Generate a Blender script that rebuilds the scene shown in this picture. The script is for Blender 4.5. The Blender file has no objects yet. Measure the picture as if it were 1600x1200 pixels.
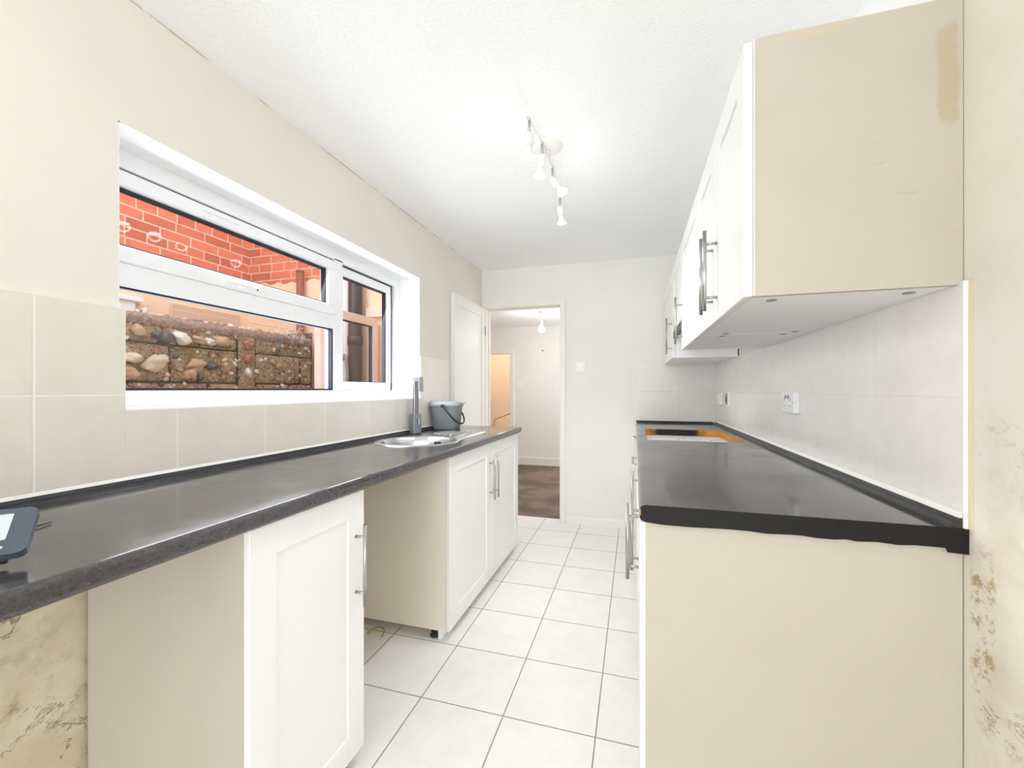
import bpy, bmesh, math, random
from mathutils import Vector, Matrix, noise

S = bpy.context.scene
COL = S.collection
PI = math.pi
random.seed(7)

# ------------------------------------------------------------------ camera
TH, CAMZ = .2859, 1.1843
cd = bpy.data.cameras.new('camera'); cam = bpy.data.objects.new('camera', cd); COL.objects.link(cam)
cam.location = (0, 0, CAMZ); cam.rotation_euler = (PI/2, 0, TH)
cd.sensor_width = 36; cd.lens = 652.26/1600*36; cd.shift_y = 9.4/1600; cd.clip_start = .02; cd.clip_end = 200
S.camera = cam

# ------------------------------------------------------------------ world, exposure
S.view_settings.view_transform = 'Standard'; S.view_settings.look = 'None'
S.view_settings.gamma = 1; S.view_settings.use_curve_mapping = False
S.view_settings.exposure = 0.4
w = bpy.data.worlds.new('World'); S.world = w; w.use_nodes = True
bg = w.node_tree.nodes['Background']; bg.inputs[0].default_value = (.93, .96, 1, 1); bg.inputs[1].default_value = 2.3
try:
    S.cycles.max_bounces = 12; S.cycles.diffuse_bounces = 10; S.cycles.glossy_bounces = 4
    S.cycles.transparent_max_bounces = 12; S.cycles.use_denoising = True
    S.cycles.sample_clamp_indirect = 6
except Exception: pass

def light(kind, name, loc, rot, power, size=None, sy=None, color=(1, 1, 1), **k):
    d = bpy.data.lights.new(name, kind); d.energy = power; d.color = color
    if kind == 'AREA':
        d.shape = 'RECTANGLE'; d.size = size; d.size_y = sy or size
    elif size is not None: d.shadow_soft_size = size
    for a, b in k.items(): setattr(d, a, b)
    o = bpy.data.objects.new(name, d); COL.objects.link(o); o.location = loc; o.rotation_euler = rot
    return o
# unseen fill lights added out of view, kitchen window daylight, sun over the side yard
light('AREA', 'rear_fill_light', (-.35, -4.0, 1.15), (PI/2+.25, 0, 0), 40, 1.7, 1.9, (.80, .90, 1))  # fill added behind the camera to even out the room
light('AREA', 'side_fill_light', (.60, -.72, 1.35), (PI/2, 0, PI/2), 2.6, 1.1, 1.5, (.82, .91, 1))  # fill added at right behind the camera, reaches the sink cabinet side
light('AREA', 'window_daylight', (-1.625, 1.67, 1.54), (PI/2-.35, 0, -PI/2), 15, 1.5, .7, (.84, .92, 1))
light('AREA', 'dining_fill_light', (.16, 5.1, 1.4), (PI/2, 0, PI/2), 17, 1.5, 1.3, (.97, .98, 1))  # fill added in the room beyond; no window is built there
light('SUN', 'sun', (-2, 0, 8), (math.radians(38), math.radians(-14), 0), 1.6, None, color=(1, .95, .88), angle=.3)

# ------------------------------------------------------------------ dims
XL, XR, YB, H, ZW = -1.391, .634, 3.712, 2.308, .91
TY = .33                      # wall tile pitch
XD = -.835                    # left door face
Y0 = 1.047                    # near end of right run

# ------------------------------------------------------------------ material helpers
def lin(c):
    return tuple(((v/255)/12.92 if v/255 <= .04045 else ((v/255+.055)/1.055)**2.4) for v in c)+(1,)
class NT:
    def __init__(s, name, rough=.5, metal=0, spec=.5):
        s.m = bpy.data.materials.new(name); s.m.use_nodes = True; s.t = s.m.node_tree
        s.b = s.t.nodes['Principled BSDF']
        s.b.inputs['Roughness'].default_value = rough; s.b.inputs['Metallic'].default_value = metal
        s.b.inputs['Specular IOR Level'].default_value = spec
        s._pos = None
    def n(s, t, **k):
        x = s.t.nodes.new(t)
        for a, v in k.items(): setattr(x, a, v)
        return x
    def l(s, a, b): s.t.links.new(a, b)
    def pos(s):
        if s._pos is None:
            g = s.n('ShaderNodeNewGeometry'); q = s.n('ShaderNodeSeparateXYZ'); s.l(g.outputs['Position'], q.inputs[0])
            s._g = g.outputs['Position']; s._pos = q.outputs
        return s._pos
    def v(s, x, i):
        if isinstance(x, (int, float)): i.default_value = x
        elif isinstance(x, tuple): i.default_value = x
        else: s.l(x, i)
    def math(s, op, a, b=0.0, c=None, clamp=False):
        x = s.n('ShaderNodeMath', operation=op); x.use_clamp = clamp
        s.v(a, x.inputs[0]); s.v(b, x.inputs[1])
        if c is not None: s.v(c, x.inputs[2])
        return x.outputs[0]
    def noise(s, scale, detail=4, rough=.55, vec=None, dist=0):
        x = s.n('ShaderNodeTexNoise'); x.inputs['Scale'].default_value = scale; x.inputs['Detail'].default_value = detail
        x.inputs['Roughness'].default_value = rough; x.inputs['Distortion'].default_value = dist
        s.pos(); s.l(vec if vec is not None else s._g, x.inputs['Vector'])
        return x.outputs['Fac']
    def ramp(s, f, lo, hi):
        x = s.n('ShaderNodeMapRange'); x.interpolation_type = 'SMOOTHSTEP'
        s.l(f, x.inputs[0]); x.inputs[1].default_value = lo; x.inputs[2].default_value = hi
        return x.outputs[0]
    def mix(s, f, a, b):
        x = s.n('ShaderNodeMix', data_type='RGBA')
        s.v(f, x.inputs[0]); s.v(a, x.inputs[6]); s.v(b, x.inputs[7])
        return x.outputs[2]
    def line(s, u, p0, pitch, wd):      # 1 on grout lines at p0 + k*pitch
        a = s.math('SUBTRACT', u, p0 - pitch/2 - 100*pitch); a = s.math('MODULO', a, pitch)
        a = s.math('SUBTRACT', a, pitch/2); a = s.math('ABSOLUTE', a)
        x = s.n('ShaderNodeMapRange'); s.l(a, x.inputs[0]); x.inputs[1].default_value = wd*.35; x.inputs[2].default_value = wd*.75
        x.inputs[3].default_value = 1; x.inputs[4].default_value = 0
        return x.outputs[0]
    def box(s, u, a, b, soft=.01):      # 1 for a<u<b
        return s.math('MULTIPLY', s.ramp(u, a-soft, a+soft), s.math('SUBTRACT', 1.0, s.ramp(u, b-soft, b+soft)))
    def col(s, c): s.v(c, s.b.inputs['Base Color']); return s
    def bump(s, h, st=.3, dist=.002):
        x = s.n('ShaderNodeBump'); x.inputs['Strength'].default_value = st; x.inputs['Distance'].default_value = dist
        s.v(h, x.inputs['Height']); s.l(x.outputs[0], s.b.inputs['Normal']); return s
def plain(name, c, rough=.5, metal=0, spec=.5, var=.04, sc=14):
    m = NT(name, rough, metal, spec); c = lin(c)
    d = tuple(v*(1-var) for v in c[:3])+(1,)
    m.col(m.mix(m.noise(sc, 3), c, d)); return m.m

M = {}
# cream painted plaster, bare stained plaster below the worktop line
def wall_mat(name, base, stain, low, right=False):
    m = NT(name, .75, 0, .3); P = m.pos()
    b = lin(base)
    c = m.mix(m.ramp(m.noise(1.3, 4), .35, .7), b, tuple(v*.95 for v in b[:3])+(1,))
    n1 = m.noise(5, 8, .65); n2 = m.noise(17, 6, .7)
    if low:       # worn plaster under the left worktop
        lowm = m.math('SUBTRACT', 1.0, m.ramp(P[2], .86, .90))
        p = m.mix(m.ramp(n1, .35, .65), lin((222, 212, 190)), lin((206, 194, 166)))
        p = m.mix(m.math('MULTIPLY', m.ramp(n2, .5, .75), m.math('SUBTRACT', 1.0, m.ramp(P[2], .35, .75))), p, lin((150, 132, 98)))
        vv = m.noise(3.2, 7, .6, dist=1.2)
        crack = m.math('SUBTRACT', 1.0, m.ramp(m.math('ABSOLUTE', m.math('SUBTRACT', vv, .5)), 0, .007))
        crack = m.math('MULTIPLY', m.math('MULTIPLY', crack, m.ramp(m.noise(2.3, 2), .48, .6)), .6)
        p = m.mix(crack, p, lin((128, 108, 78)))
        c = m.mix(lowm, c, p)
        top = m.math('MULTIPLY', m.ramp(P[2], 2.301, 2.304), m.ramp(m.noise(4, 6, .7), .47, .53))
        c = m.mix(m.math('MULTIPLY', top, .7), c, lin((176, 158, 126)))
        spk = m.math('MULTIPLY', m.math('MULTIPLY', m.box(P[2], 1.112, 1.1247, .002), m.box(P[1], .83, 2.5, .01)), m.ramp(m.noise(9, 5, .7), .56, .6))
        c = m.mix(spk, c, lin((170, 150, 120)))
        m.bump(m.math('MULTIPLY', m.math('ADD', n1, m.math('MULTIPLY', crack, -1.0)), lowm), .6, .01)
    elif right:
        near = m.math('SUBTRACT', 1.0, m.ramp(P[1], .99, 1.05))
        lowz = m.math('SUBTRACT', 1.0, m.ramp(P[2], .9, 1.25))
        st = m.math('MULTIPLY', m.math('MULTIPLY', m.ramp(n1, .42, .62), near), m.math('MULTIPLY_ADD', lowz, .5, .18))
        c = m.mix(st, c, lin((216, 204, 182)))
        vv = m.noise(4.5, 8, .7, dist=.8)
        crack = m.math('SUBTRACT', 1.0, m.ramp(m.math('ABSOLUTE', m.math('SUBTRACT', vv, .5)), 0, .010))
        crack = m.math('MULTIPLY', m.math('MULTIPLY', crack, m.ramp(m.noise(3, 3), .5, .62)), m.math('MULTIPLY', near, lowz))
        c = m.mix(crack, c, lin((150, 122, 88)))
        # yellow adhesive edge beside the tiles and brown peeling next to the side panel
        ad = m.math('MULTIPLY', m.box(P[1], 1.033, 1.06, .002), m.box(P[2], .90, 1.405, .004))
        c = m.mix(m.math('MULTIPLY', ad, .8), c, lin((226, 210, 176)))
        pe = m.math('MULTIPLY', m.math('MULTIPLY', m.box(P[1], .985, 1.04, .008), m.box(P[2], .62, .87, .05)), m.ramp(m.noise(26, 5, .75), .50, .60))
        c = m.mix(pe, c, lin((186, 164, 132)))
        c = m.mix(m.math('MULTIPLY', m.ramp(P[2], 2.04, 2.06), m.ramp(P[1], 1.05, 1.07)), c, lin((244, 244, 243)))
        m.bump(m.math('SUBTRACT', n2, crack), .25, .004)
    else:
        m.bump(n2, .12, .002)
    m.col(c); return m.m
M['wall_left'] = wall_mat('cream_paint_left', (234, 229, 219), None, True)
M['wall'] = wall_mat('cream_paint', (240, 238, 232), None, False)
M['wall_right'] = wall_mat('cream_paint_right', (236, 231, 221), None, False, True)
m = NT('white_ceiling', .8, 0, .2); m.col(lin((250, 250, 250)))
m.bump(m.noise(80, 3, .6), .45, .007); M['ceiling'] = m.m
M['white_plaster'] = plain('white_plaster', (246, 246, 245), .6)

def tiles(name, axis, u0, z0, base, groutc, pu, pz, third=False, rough=.3):
    m = NT(name, rough, 0, .5); P = m.pos()
    g = m.math('MAXIMUM', m.line(P[axis], u0, pu, .004), m.line(P[1 if third else 2], z0, pz, .004))
    b = lin(base); n = m.ramp(m.noise(9, 6, .65), .35, .7)
    c = m.mix(n, b, tuple(v*k for v, k in zip(b, (.955, .95, .93)))+(1,)) if False else m.mix(n, b, (b[0]*.955, b[1]*.95, b[2]*.925, 1))
    if third:   # per tile tone
        ix = m.math('FLOOR', m.math('DIVIDE', m.math('SUBTRACT', P[0], u0), pu)); iy = m.math('FLOOR', m.math('DIVIDE', m.math('SUBTRACT', P[1], z0), pz))
        wn = m.n('ShaderNodeTexWhiteNoise', noise_dimensions='2D'); cb = m.n('ShaderNodeCombineXYZ'); m.l(ix, cb.inputs[0]); m.l(iy, cb.inputs[1]); m.l(cb.outputs[0], wn.inputs['Vector'])
        c = m.mix(m.math('MULTIPLY', wn.outputs['Value'], .35), c, (b[0]*.93, b[1]*.92, b[2]*.9, 1))
    m.col(m.mix(g, c, lin(groutc)))
    m.v(m.math('MULTIPLY_ADD', g, .4, rough), m.b.inputs['Roughness'])
    m.bump(m.math('SUBTRACT', m.math('MULTIPLY', m.noise(40, 3), .15), g), .35, .002)
    return m.m
M['tiles_left'] = tiles('beige_wall_tile', 1, .637, 1.171, (229, 223, 212), (240, 237, 230), .3275, .245)
M['tiles_right'] = tiles('pale_wall_tile_side', 1, 1.365, 1.168, (243, 239, 236), (240, 236, 230), .331, .245)
M['tiles_back'] = tiles('pale_wall_tile_back', 0, .353, 1.171, (233, 229, 225), (226, 220, 210), .331, .245)
M['floor'] = tiles('white_floor_tile', 0, -.459, 1.783, (244, 243, 241), (150, 140, 126), .3305, .3375, True, .38)

m = NT('brown_carpet', .95, 0, .1)
n = m.noise(2.2, 5, .6); c = m.mix(m.ramp(n, .35, .65), lin((150, 134, 124)), lin((122, 106, 96)))
c = m.mix(m.ramp(m.noise(6, 4), .62, .75), c, lin((105, 84, 66))); m.col(c); m.bump(m.noise(300, 2), .8, .006); M['carpet'] = m.m
M['upvc'] = plain('white_window_plastic', (246, 247, 249), .28, 0, .5, .01)
M['gasket'] = plain('dark_rubber_gasket', (38, 42, 60), .5)
M['door_paint'] = plain('cream_gloss_paint', (240, 239, 233), .35, 0, .5, .03, 6)
M['skirting'] = plain('ivory_skirting_paint', (242, 240, 232), .4)
M['cab_door'] = plain('ivory_cabinet_door', (240, 239, 237), .32, 0, .5, .015, 5)
M['carcass_lifted'] = plain('shade_lifted_carcass_board', (240, 232, 219), .5, 0, .35, .02, 3)  # same board coloured lighter in place of fill light on the sink unit
M['cab_white'] = plain('white_cabinet_board', (249, 249, 250), .4, 0, .5, .015, 5)
# cream carcass board with scuffs
m = NT('cream_carcass_board', .5, 0, .35); P = m.pos()
c = m.mix(m.ramp(m.noise(1.8, 4), .3, .7), lin((198, 191, 179)), lin((193, 185, 173)))
c = m.mix(m.math('MULTIPLY', m.ramp(m.noise(150, 2), .55, .75), .25), c, lin((182, 174, 160)))
sc = m.ramp(m.noise(13, 8, .75, dist=.6), .70, .74); c = m.mix(m.math('MULTIPLY', sc, .5), c, lin((190, 176, 150)))
M['carcass'] = m.m; m.col(c)
m = NT('stained_upper_side_board', .5, 0, .35); P = m.pos()
c = m.mix(m.ramp(m.noise(2.2, 4), .3, .7), lin((198, 191, 180)), lin((193, 185, 173)))
n = m.noise(9, 6, .7)
# yellow worn patch high near the wall edge
pz = m.math('ADD', P[2], m.math('MULTIPLY', m.math('SUBTRACT', n, .5), .10)); px = m.math('ADD', P[0], m.math('MULTIPLY', m.math('SUBTRACT', n, .5), .03))
st = m.math('MULTIPLY', m.box(px, .592, .624, .004), m.box(pz, 1.72, 1.93, .012))
c = m.mix(m.math('MULTIPLY', st, .75), c, lin((184, 170, 140)))
st2 = m.math('MULTIPLY', m.box(px, .31, .47, .04), m.box(pz, 1.955, 1.985, .014)); c = m.mix(m.math('MULTIPLY', st2, .5), c, lin((210, 192, 160)))
# grey scuffs low near the wall
mp = m.n('ShaderNodeMapping'); mp.inputs['Scale'].default_value = (9, 1, 60); mp.inputs['Rotation'].default_value = (0, .12, 0); m.l(m._g, mp.inputs[0])
k = m.math('MULTIPLY', m.ramp(m.noise(1.0, 5, .7, vec=mp.outputs[0]), .61, .67), m.math('MULTIPLY', m.box(P[0], .45, .62, .06), m.box(P[2], 1.50, 1.74, .05)))
c = m.mix(m.math('MULTIPLY', k, .4), c, lin((158, 152, 144)))
chip = m.math('MULTIPLY', m.math('MULTIPLY', m.box(P[0], .24, .2555, .0006), m.box(P[2], 1.73, 1.88, .05)), m.ramp(m.noise(70, 3, .7), .52, .56))
c = m.mix(chip, c, lin((160, 96, 48)))
m.col(c); M['upper_side'] = m.m

m = NT('dark_speckled_laminate', .2, 0, .9)
v = m.n('ShaderNodeTexVoronoi'); v.inputs['Scale'].default_value = 260; m.pos(); m.l(m._g, v.inputs['Vector'])
f1 = m.math('SUBTRACT', 1.0, m.ramp(v.outputs['Distance'], .18, .34)); f1 = m.math('MULTIPLY', f1, m.ramp(m.noise(60, 3), .5, .62))
c = m.mix(m.ramp(m.noise(90, 6, .75), .35, .65), lin((46, 42, 42)), lin((68, 64, 67))); c = m.mix(m.math('MULTIPLY', f1, .4), c, lin((118, 120, 130))); m.col(c)
sm = m.ramp(m.noise(3.0, 6, .65), .35, .75); m.v(m.math('MULTIPLY_ADD', sm, .16, .09), m.b.inputs['Roughness'])
M['laminate'] = m.m
M['laminate_end'] = plain('dark_speckled_end_strip', (27, 25, 24), .55, 0, .3, .5, 220)
M['black_strip'] = plain('black_sealing_strip', (48, 48, 52), .3)
M['silicone'] = plain('white_silicone', (238, 236, 230), .4)
M['steel'] = plain('brushed_steel', (190, 188, 186), .28, 1, .5, .08, 60)
M['sink_steel'] = plain('stainless_sink_steel', (214, 216, 220), .22, 1, .5, .12, 25)
M['tap_metal'] = plain('limescaled_chrome', (176, 176, 178), .3, .9, .5, .3, 90)
M['tap_base'] = plain('mottled_grey_scale', (158, 162, 172), .45, .5, .5, .35, 160)
M['slot'] = plain('dark_slot', (25, 26, 30), .6)
M['bucket'] = plain('grey_blue_plastic', (154, 162, 165), .4)
M['bucket_lid'] = plain('pale_grey_plastic', (182, 189, 192), .35)
M['dark_plastic'] = plain('charcoal_plastic', (50, 54, 60), .4)
M['device'] = plain('slate_device_plastic', (86, 96, 110), .3, 0, .5, .3, 120)
M['screen'] = plain('pale_lcd_screen', (208, 216, 222), .25, 0, .5, .06, 90)
M['white_plastic'] = plain('white_switch_plastic', (244, 243, 242), .3, 0, .5, .01)
M['red_rocker'] = plain('red_rocker', (200, 50, 70), .4)
M['grey_rocker'] = plain('grey_rocker_surround', (150, 150, 150), .5)
M['bare_wood'] = plain('raw_chipboard_orange', (214, 162, 84), .8, 0, .2, .4, 60)
m = NT('scorched_chipboard', .85, 0, .2)
n = m.noise(11, 5, .7); P = m.pos(); m.col(m.mix(m.ramp(m.math('ADD', m.math('MULTIPLY', m.math('ABSOLUTE', m.math('SUBTRACT', P[0], .27)), 2.2), m.math('MULTIPLY', n, .5)), .52, .72), lin((52, 42, 40)), lin((206, 146, 64)))); M['scorched'] = m.m
M['spot_white'] = plain('white_lamp_enamel', (236, 234, 228), .35)
M['pink'] = plain('pinkish_window_plastic', (232, 214, 206), .35, 0, .5, .05)
M['peach'] = plain('peach_render', (246, 214, 184), .85, 0, .2, .08, 5)
M['peach_dark'] = plain('peach_recess_shade', (222, 190, 164), .85, 0, .2, .08, 5)  # darker peach puts the shade of a recess into the colour
M['soil_pipe'] = plain('dark_brown_pipe', (62, 50, 50), .5, 0, .4, .35, 20)
M['rust_pipe'] = plain('rusty_brown_pipe', (152, 98, 78), .6, 0, .4, .3, 30)
M['board'] = plain('shaded_brick_brown', (128, 96, 82), .8, 0, .3, .3, 9)  # dark brown stands for brick lying in shade
M['rail'] = plain('peach_handrail_paint', (240, 200, 160), .5)
M['hall'] = plain('peach_hall_paint', (250, 240, 226), .8, 0, .2, .05, 3)
M['wire_white'] = plain('white_wire', (226, 226, 230), .5)
M['wire_blue'] = plain('blue_cord', (90, 130, 190), .5)
M['wire_yellow'] = plain('yellow_green_cable', (170, 168, 70), .5)

def emis(name, c, st):
    m = NT(name); m.b.inputs['Emission Color'].default_value = c; m.b.inputs['Emission Strength'].default_value = st; m.col((.9, .9, .9, 1)); return m.m
M['bulb_face'] = emis('lit_lamp_face', (1, .97, .95, 1), 14)
M['bulb'] = emis('lit_pendant_bulb', (.95, .98, 1, 1), 10)
# glass
g = bpy.data.materials.new('window_glass'); g.use_nodes = True; t = g.node_tree; t.nodes.clear()
o_ = t.nodes.new('ShaderNodeOutputMaterial'); mx = t.nodes.new('ShaderNodeMixShader'); tr = t.nodes.new('ShaderNodeBsdfTransparent'); gl = t.nodes.new('ShaderNodeBsdfGlossy'); lw = t.nodes.new('ShaderNodeLayerWeight'); fr = t.nodes.new('ShaderNodeMapRange'); p5 = t.nodes.new('ShaderNodeMath')
gl.inputs['Roughness'].default_value = .0; p5.operation = 'POWER'; p5.inputs[1].default_value = 5; t.links.new(lw.outputs['Facing'], p5.inputs[0]); t.links.new(p5.outputs[0], fr.inputs[0]); fr.inputs[3].default_value = .022; fr.inputs[4].default_value = .8; tr.inputs[0].default_value = (.97, .98, .98, 1)
t.links.new(fr.outputs[0], mx.inputs[0]); t.links.new(tr.outputs[0], mx.inputs[1]); t.links.new(gl.outputs[0], mx.inputs[2]); t.links.new(mx.outputs[0], o_.inputs[0])
M['glass'] = g
# brick
def brick(name, axis):
    m = NT(name, .85, 0, .2); P = m.pos(); cb = m.n('ShaderNodeCombineXYZ'); m.l(P[axis], cb.inputs[0]); m.l(P[2], cb.inputs[1])
    b = m.n('ShaderNodeTexBrick'); m.l(cb.outputs[0], b.inputs['Vector'])
    b.inputs['Scale'].default_value = 1; b.inputs['Brick Width'].default_value = .225; b.inputs['Row Height'].default_value = .075
    b.inputs['Mortar Size'].default_value = .006; b.inputs['Mortar Smooth'].default_value = .3; b.inputs['Bias'].default_value = -.1; b.squash = .62; b.squash_frequency = 3
    b.inputs['Color1'].default_value = lin((218, 128, 98)); b.inputs['Color2'].default_value = lin((184, 100, 80)); b.inputs['Mortar'].default_value = lin((214, 190, 170))
    n = m.noise(14, 6, .7); c = m.mix(m.math('MULTIPLY', m.ramp(n, .5, .75), .5), b.outputs['Color'], lin((150, 78, 62)))
    c = m.mix(m.math('MULTIPLY', m.ramp(m.noise(5, 4), .55, .75), .35), c, lin((232, 150, 120)))
    m.col(c); m.bump(m.math('SUBTRACT', m.math('MULTIPLY', n, .4), b.outputs['Fac']), .6, .006); return m.m
M['brick_side'] = brick('red_brick_long_face', 1); M['brick_end'] = brick('red_brick_end_face', 0)
# flint block wall
m = NT('flint_block_concrete', .9, 0, .15); n = m.noise(9, 7, .7); n2 = m.noise(55, 5, .7)
c = m.mix(m.ramp(n, .35, .65), lin((196, 172, 138)), lin((158, 134, 100))); c = m.mix(m.math('MULTIPLY', m.ramp(m.noise(4, 5), .52, .68), .6), c, lin((150, 138, 78)))
c = m.mix(m.ramp(n2, .5, .68), c, lin((206, 186, 158))); c = m.mix(m.ramp(m.noise(75, 3), .56, .66), c, lin((92, 72, 56))); m.col(c); m.bump(n2, 1, .02); M['flint_base'] = m.m
m = NT('flint_cap_mortar', .9, 0, .15); n2 = m.noise(60, 5, .7)
c = m.mix(m.ramp(n2, .4, .65), lin((150, 128, 116)), lin((184, 164, 150))); m.col(c); m.bump(n2, .8, .012); M['flint_cap'] = m.m
M['joint'] = plain('dark_mossy_joint', (96, 88, 58), .9, 0, .1, .4, 30)
for k, c in dict(st_cream=(226, 208, 178), st_tan=(196, 164, 130), st_white=(232, 226, 218), st_dark=(98, 92, 90), st_red=(170, 112, 88), st_grey=(150, 138, 132)).items():
    M[k] = plain('flint_stone_'+k[3:], c, .5, 0, .5, .35, 35)

# ------------------------------------------------------------------ geometry helpers
class MB:
    def __init__(s): s.bm = bmesh.new(); s.mats = []
    def mi(s, m):
        if m is None: return 0
        if m not in s.mats: s.mats.append(m)
        return s.mats.index(m)
    def _merge(s, b, mat=None, smooth=False):
        i = s.mi(mat) if mat else 0
        for f in b.faces:
            f.smooth = smooth
            f.material_index = i
        me = bpy.data.meshes.new('t'); b.to_mesh(me); b.free(); s.bm.from_mesh(me); bpy.data.meshes.remove(me)
    def box(s, x0, x1, y0, y1, z0, z1, bev=0, mat=None, rot=None, seg=1):
        b = bmesh.new(); bmesh.ops.create_cube(b, size=1)
        for v in b.verts: v.co = Vector(((x1-x0)*v.co.x, (y1-y0)*v.co.y, (z1-z0)*v.co.z))
        if bev: bmesh.ops.bevel(b, geom=b.edges[:]+b.verts[:], offset=bev, segments=seg, affect='EDGES', profile=.5)
        c = Vector(((x0+x1)/2, (y0+y1)/2, (z0+z1)/2))
        for v in b.verts: v.co = (rot @ v.co if rot else v.co) + c
        s._merge(b, mat); return s
    def tube(s, pts, r, n=12, mat=None, cap=True):
        b = bmesh.new(); pts = [Vector(p) for p in pts]; rs = r if isinstance(r, (list, tuple)) else [r]*len(pts); rings = []
        up = None
        for i, p in enumerate(pts):
            d = (pts[min(i+1, len(pts)-1)]-pts[max(i-1, 0)]).normalized()
            if up is None: up = Vector((0, 0, 1)) if abs(d.z) < .9 else Vector((1, 0, 0))
            a = d.cross(up); a.normalize(); q = a.cross(d).normalized(); up = q
            rings.append([b.verts.new(p+(a*math.cos(2*PI*k/n)+q*math.sin(2*PI*k/n))*rs[i]) for k in range(n)])
        for A, B in zip(rings, rings[1:]):
            for k in range(n): b.faces.new((A[k], A[(k+1) % n], B[(k+1) % n], B[k]))
        if cap: b.faces.new(rings[0][::-1]); b.faces.new(rings[-1])
        bmesh.ops.recalc_face_normals(b, faces=b.faces)
        i = s.mi(mat) if mat else 0
        for f in b.faces: f.smooth = len(f.verts) == 4; f.material_index = i
        me = bpy.data.meshes.new('t'); b.to_mesh(me); b.free(); s.bm.from_mesh(me); bpy.data.meshes.remove(me); return s
    def lathe(s, prof, c, n=48, axis=None, mat=None, close=False, sup=None):
        """prof: (r, z) list; axis: Vector direction; sup: superellipse function radius multiplier(angle)"""
        b = bmesh.new(); rings = []
        ax = Vector(axis or (0, 0, 1)).normalized(); rot = Vector((0, 0, 1)).rotation_difference(ax).to_matrix()
        for r, z in prof:
            rings.append([b.verts.new(rot @ Vector((r*(sup(2*PI*k/n) if sup else 1)*math.cos(2*PI*k/n), r*(sup(2*PI*k/n) if sup else 1)*math.sin(2*PI*k/n), z)) + Vector(c)) for k in range(n)])
        for A, B in zip(rings, rings[1:]):
            for k in range(n): b.faces.new((A[k], A[(k+1) % n], B[(k+1) % n], B[k]))
        if close: b.faces.new(rings[0][::-1]); b.faces.new(rings[-1])
        bmesh.ops.recalc_face_normals(b, faces=b.faces); s._merge(b, mat, True); return s
    def prism(s, poly, axis, a0, a1, mat=None, smooth=False):
        """poly of 2D points extruded on axis (0,1,2)"""
        b = bmesh.new()
        def P(p, a):
            q = list(p); q.insert(axis, a); return Vector(q)
        A = [b.verts.new(P(p, a0)) for p in poly]; B = [b.verts.new(P(p, a1)) for p in poly]; n = len(poly)
        for k in range(n): b.faces.new((A[k], A[(k+1) % n], B[(k+1) % n], B[k]))
        b.faces.new(A[::-1]); b.faces.new(B); bmesh.ops.recalc_face_normals(b, faces=b.faces); s._merge(b, mat, False); return s
    def build(s, name, mat=None, parent=None, **p):
        me = bpy.data.meshes.new(name)
        org = root_loc(parent)
        bmesh.ops.translate(s.bm, verts=s.bm.verts, vec=-org)
        s.bm.to_mesh(me); s.bm.free()
        if s.mats:
            for k in s.mats: me.materials.append(M[k])
        else: me.materials.append(M[mat] if isinstance(mat, str) else mat)
        o = bpy.data.objects.new(name, me); COL.objects.link(o)
        if parent is not None: o.parent = parent
        for k, v in p.items(): o[k] = v
        return o
def root_loc(p):
    v = Vector((0, 0, 0))
    while p is not None: v += p.location; p = p.parent
    return v
def thing(name, loc, label, cat, group=None):
    o = bpy.data.objects.new(name, None); COL.objects.link(o); o.location = loc; o.empty_display_size = .1
    o['label'] = label; o['category'] = cat
    if group: o['group'] = group
    return o
def setting(name, loc, label=None):
    o = bpy.data.objects.new(name, None); COL.objects.link(o); o.location = loc; o['kind'] = 'structure'
    if label: o['label'] = label
    return o
def cut(o, mb):
    """subtract a mesh from an object for good"""
    me = bpy.data.meshes.new('c'); mb.bm.to_mesh(me); mb.bm.free(); me.materials.append(o.data.materials[0])
    c = bpy.data.objects.new('c', me); COL.objects.link(c); c.location = root_loc(o.parent)*-1 + o.matrix_world.translation*0
    md = o.modifiers.new('b', 'BOOLEAN'); md.object = c; md.operation = 'DIFFERENCE'; md.solver = 'EXACT'
    bpy.context.view_layer.update()
    c.matrix_world = Matrix.Identity(4); bpy.context.view_layer.update()
    dg = bpy.context.evaluated_depsgraph_get(); nm = bpy.data.meshes.new_from_object(o.evaluated_get(dg))
    o.modifiers.clear(); old = o.data; o.data = nm; nm.name = o.name
    bpy.data.objects.remove(c); bpy.data.meshes.remove(me); bpy.data.meshes.remove(old)

ST = dict(kind='structure')
# ------------------------------------------------------------------ room shell
MB().box(-1.70, .90, -4.22, 3.80, -.08, 0).build('floor', 'floor', **ST)
MB().box(-1.70, .90, -4.22, 3.72, H, H+.1).build('ceiling', 'ceiling', **ST)
WY0, WY1, WZ0, WZ1 = .812, 2.5256, 1.1246, 1.9415
b = MB(); X0, X1 = -1.67, XL
b.box(X0, X1, -4.22, WY0, 0, H).box(X0, X1, WY1, 3.84, 0, H).box(X0, X1, WY0, WY1, 0, WZ0).box(X0, X1, WY0, WY1, WZ1, H)
b.build('wall_left', 'wall_left', **ST)
MB().box(XR, .90, -.02, 3.84, 0, H).box(XR, .90, -4.22, -1.35, 0, H).box(XR, .90, -1.35, -.02, 2.1, H).box(XR, .90, -1.35, -.02, 0, .6).build('wall_right', 'wall_right', **ST)
DX0, DX1, DZ = -1.343, -.643, 1.945
MB().box(XL, DX0-.03, YB, 3.82, 0, H).box(DX1+.03, XR, YB, 3.82, 0, H).box(DX0-.03, DX1+.03, YB, 3.82, DZ+.03, H).build('wall_back', 'wall', **ST)
MB().box(XL, -1.25, -4.22, -4.1, 0, H).box(.55, XR, -4.22, -4.1, 0, H).box(-1.25, .55, -4.22, -4.1, 2.1, H).build('wall_front', 'wall', **ST)

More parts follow.
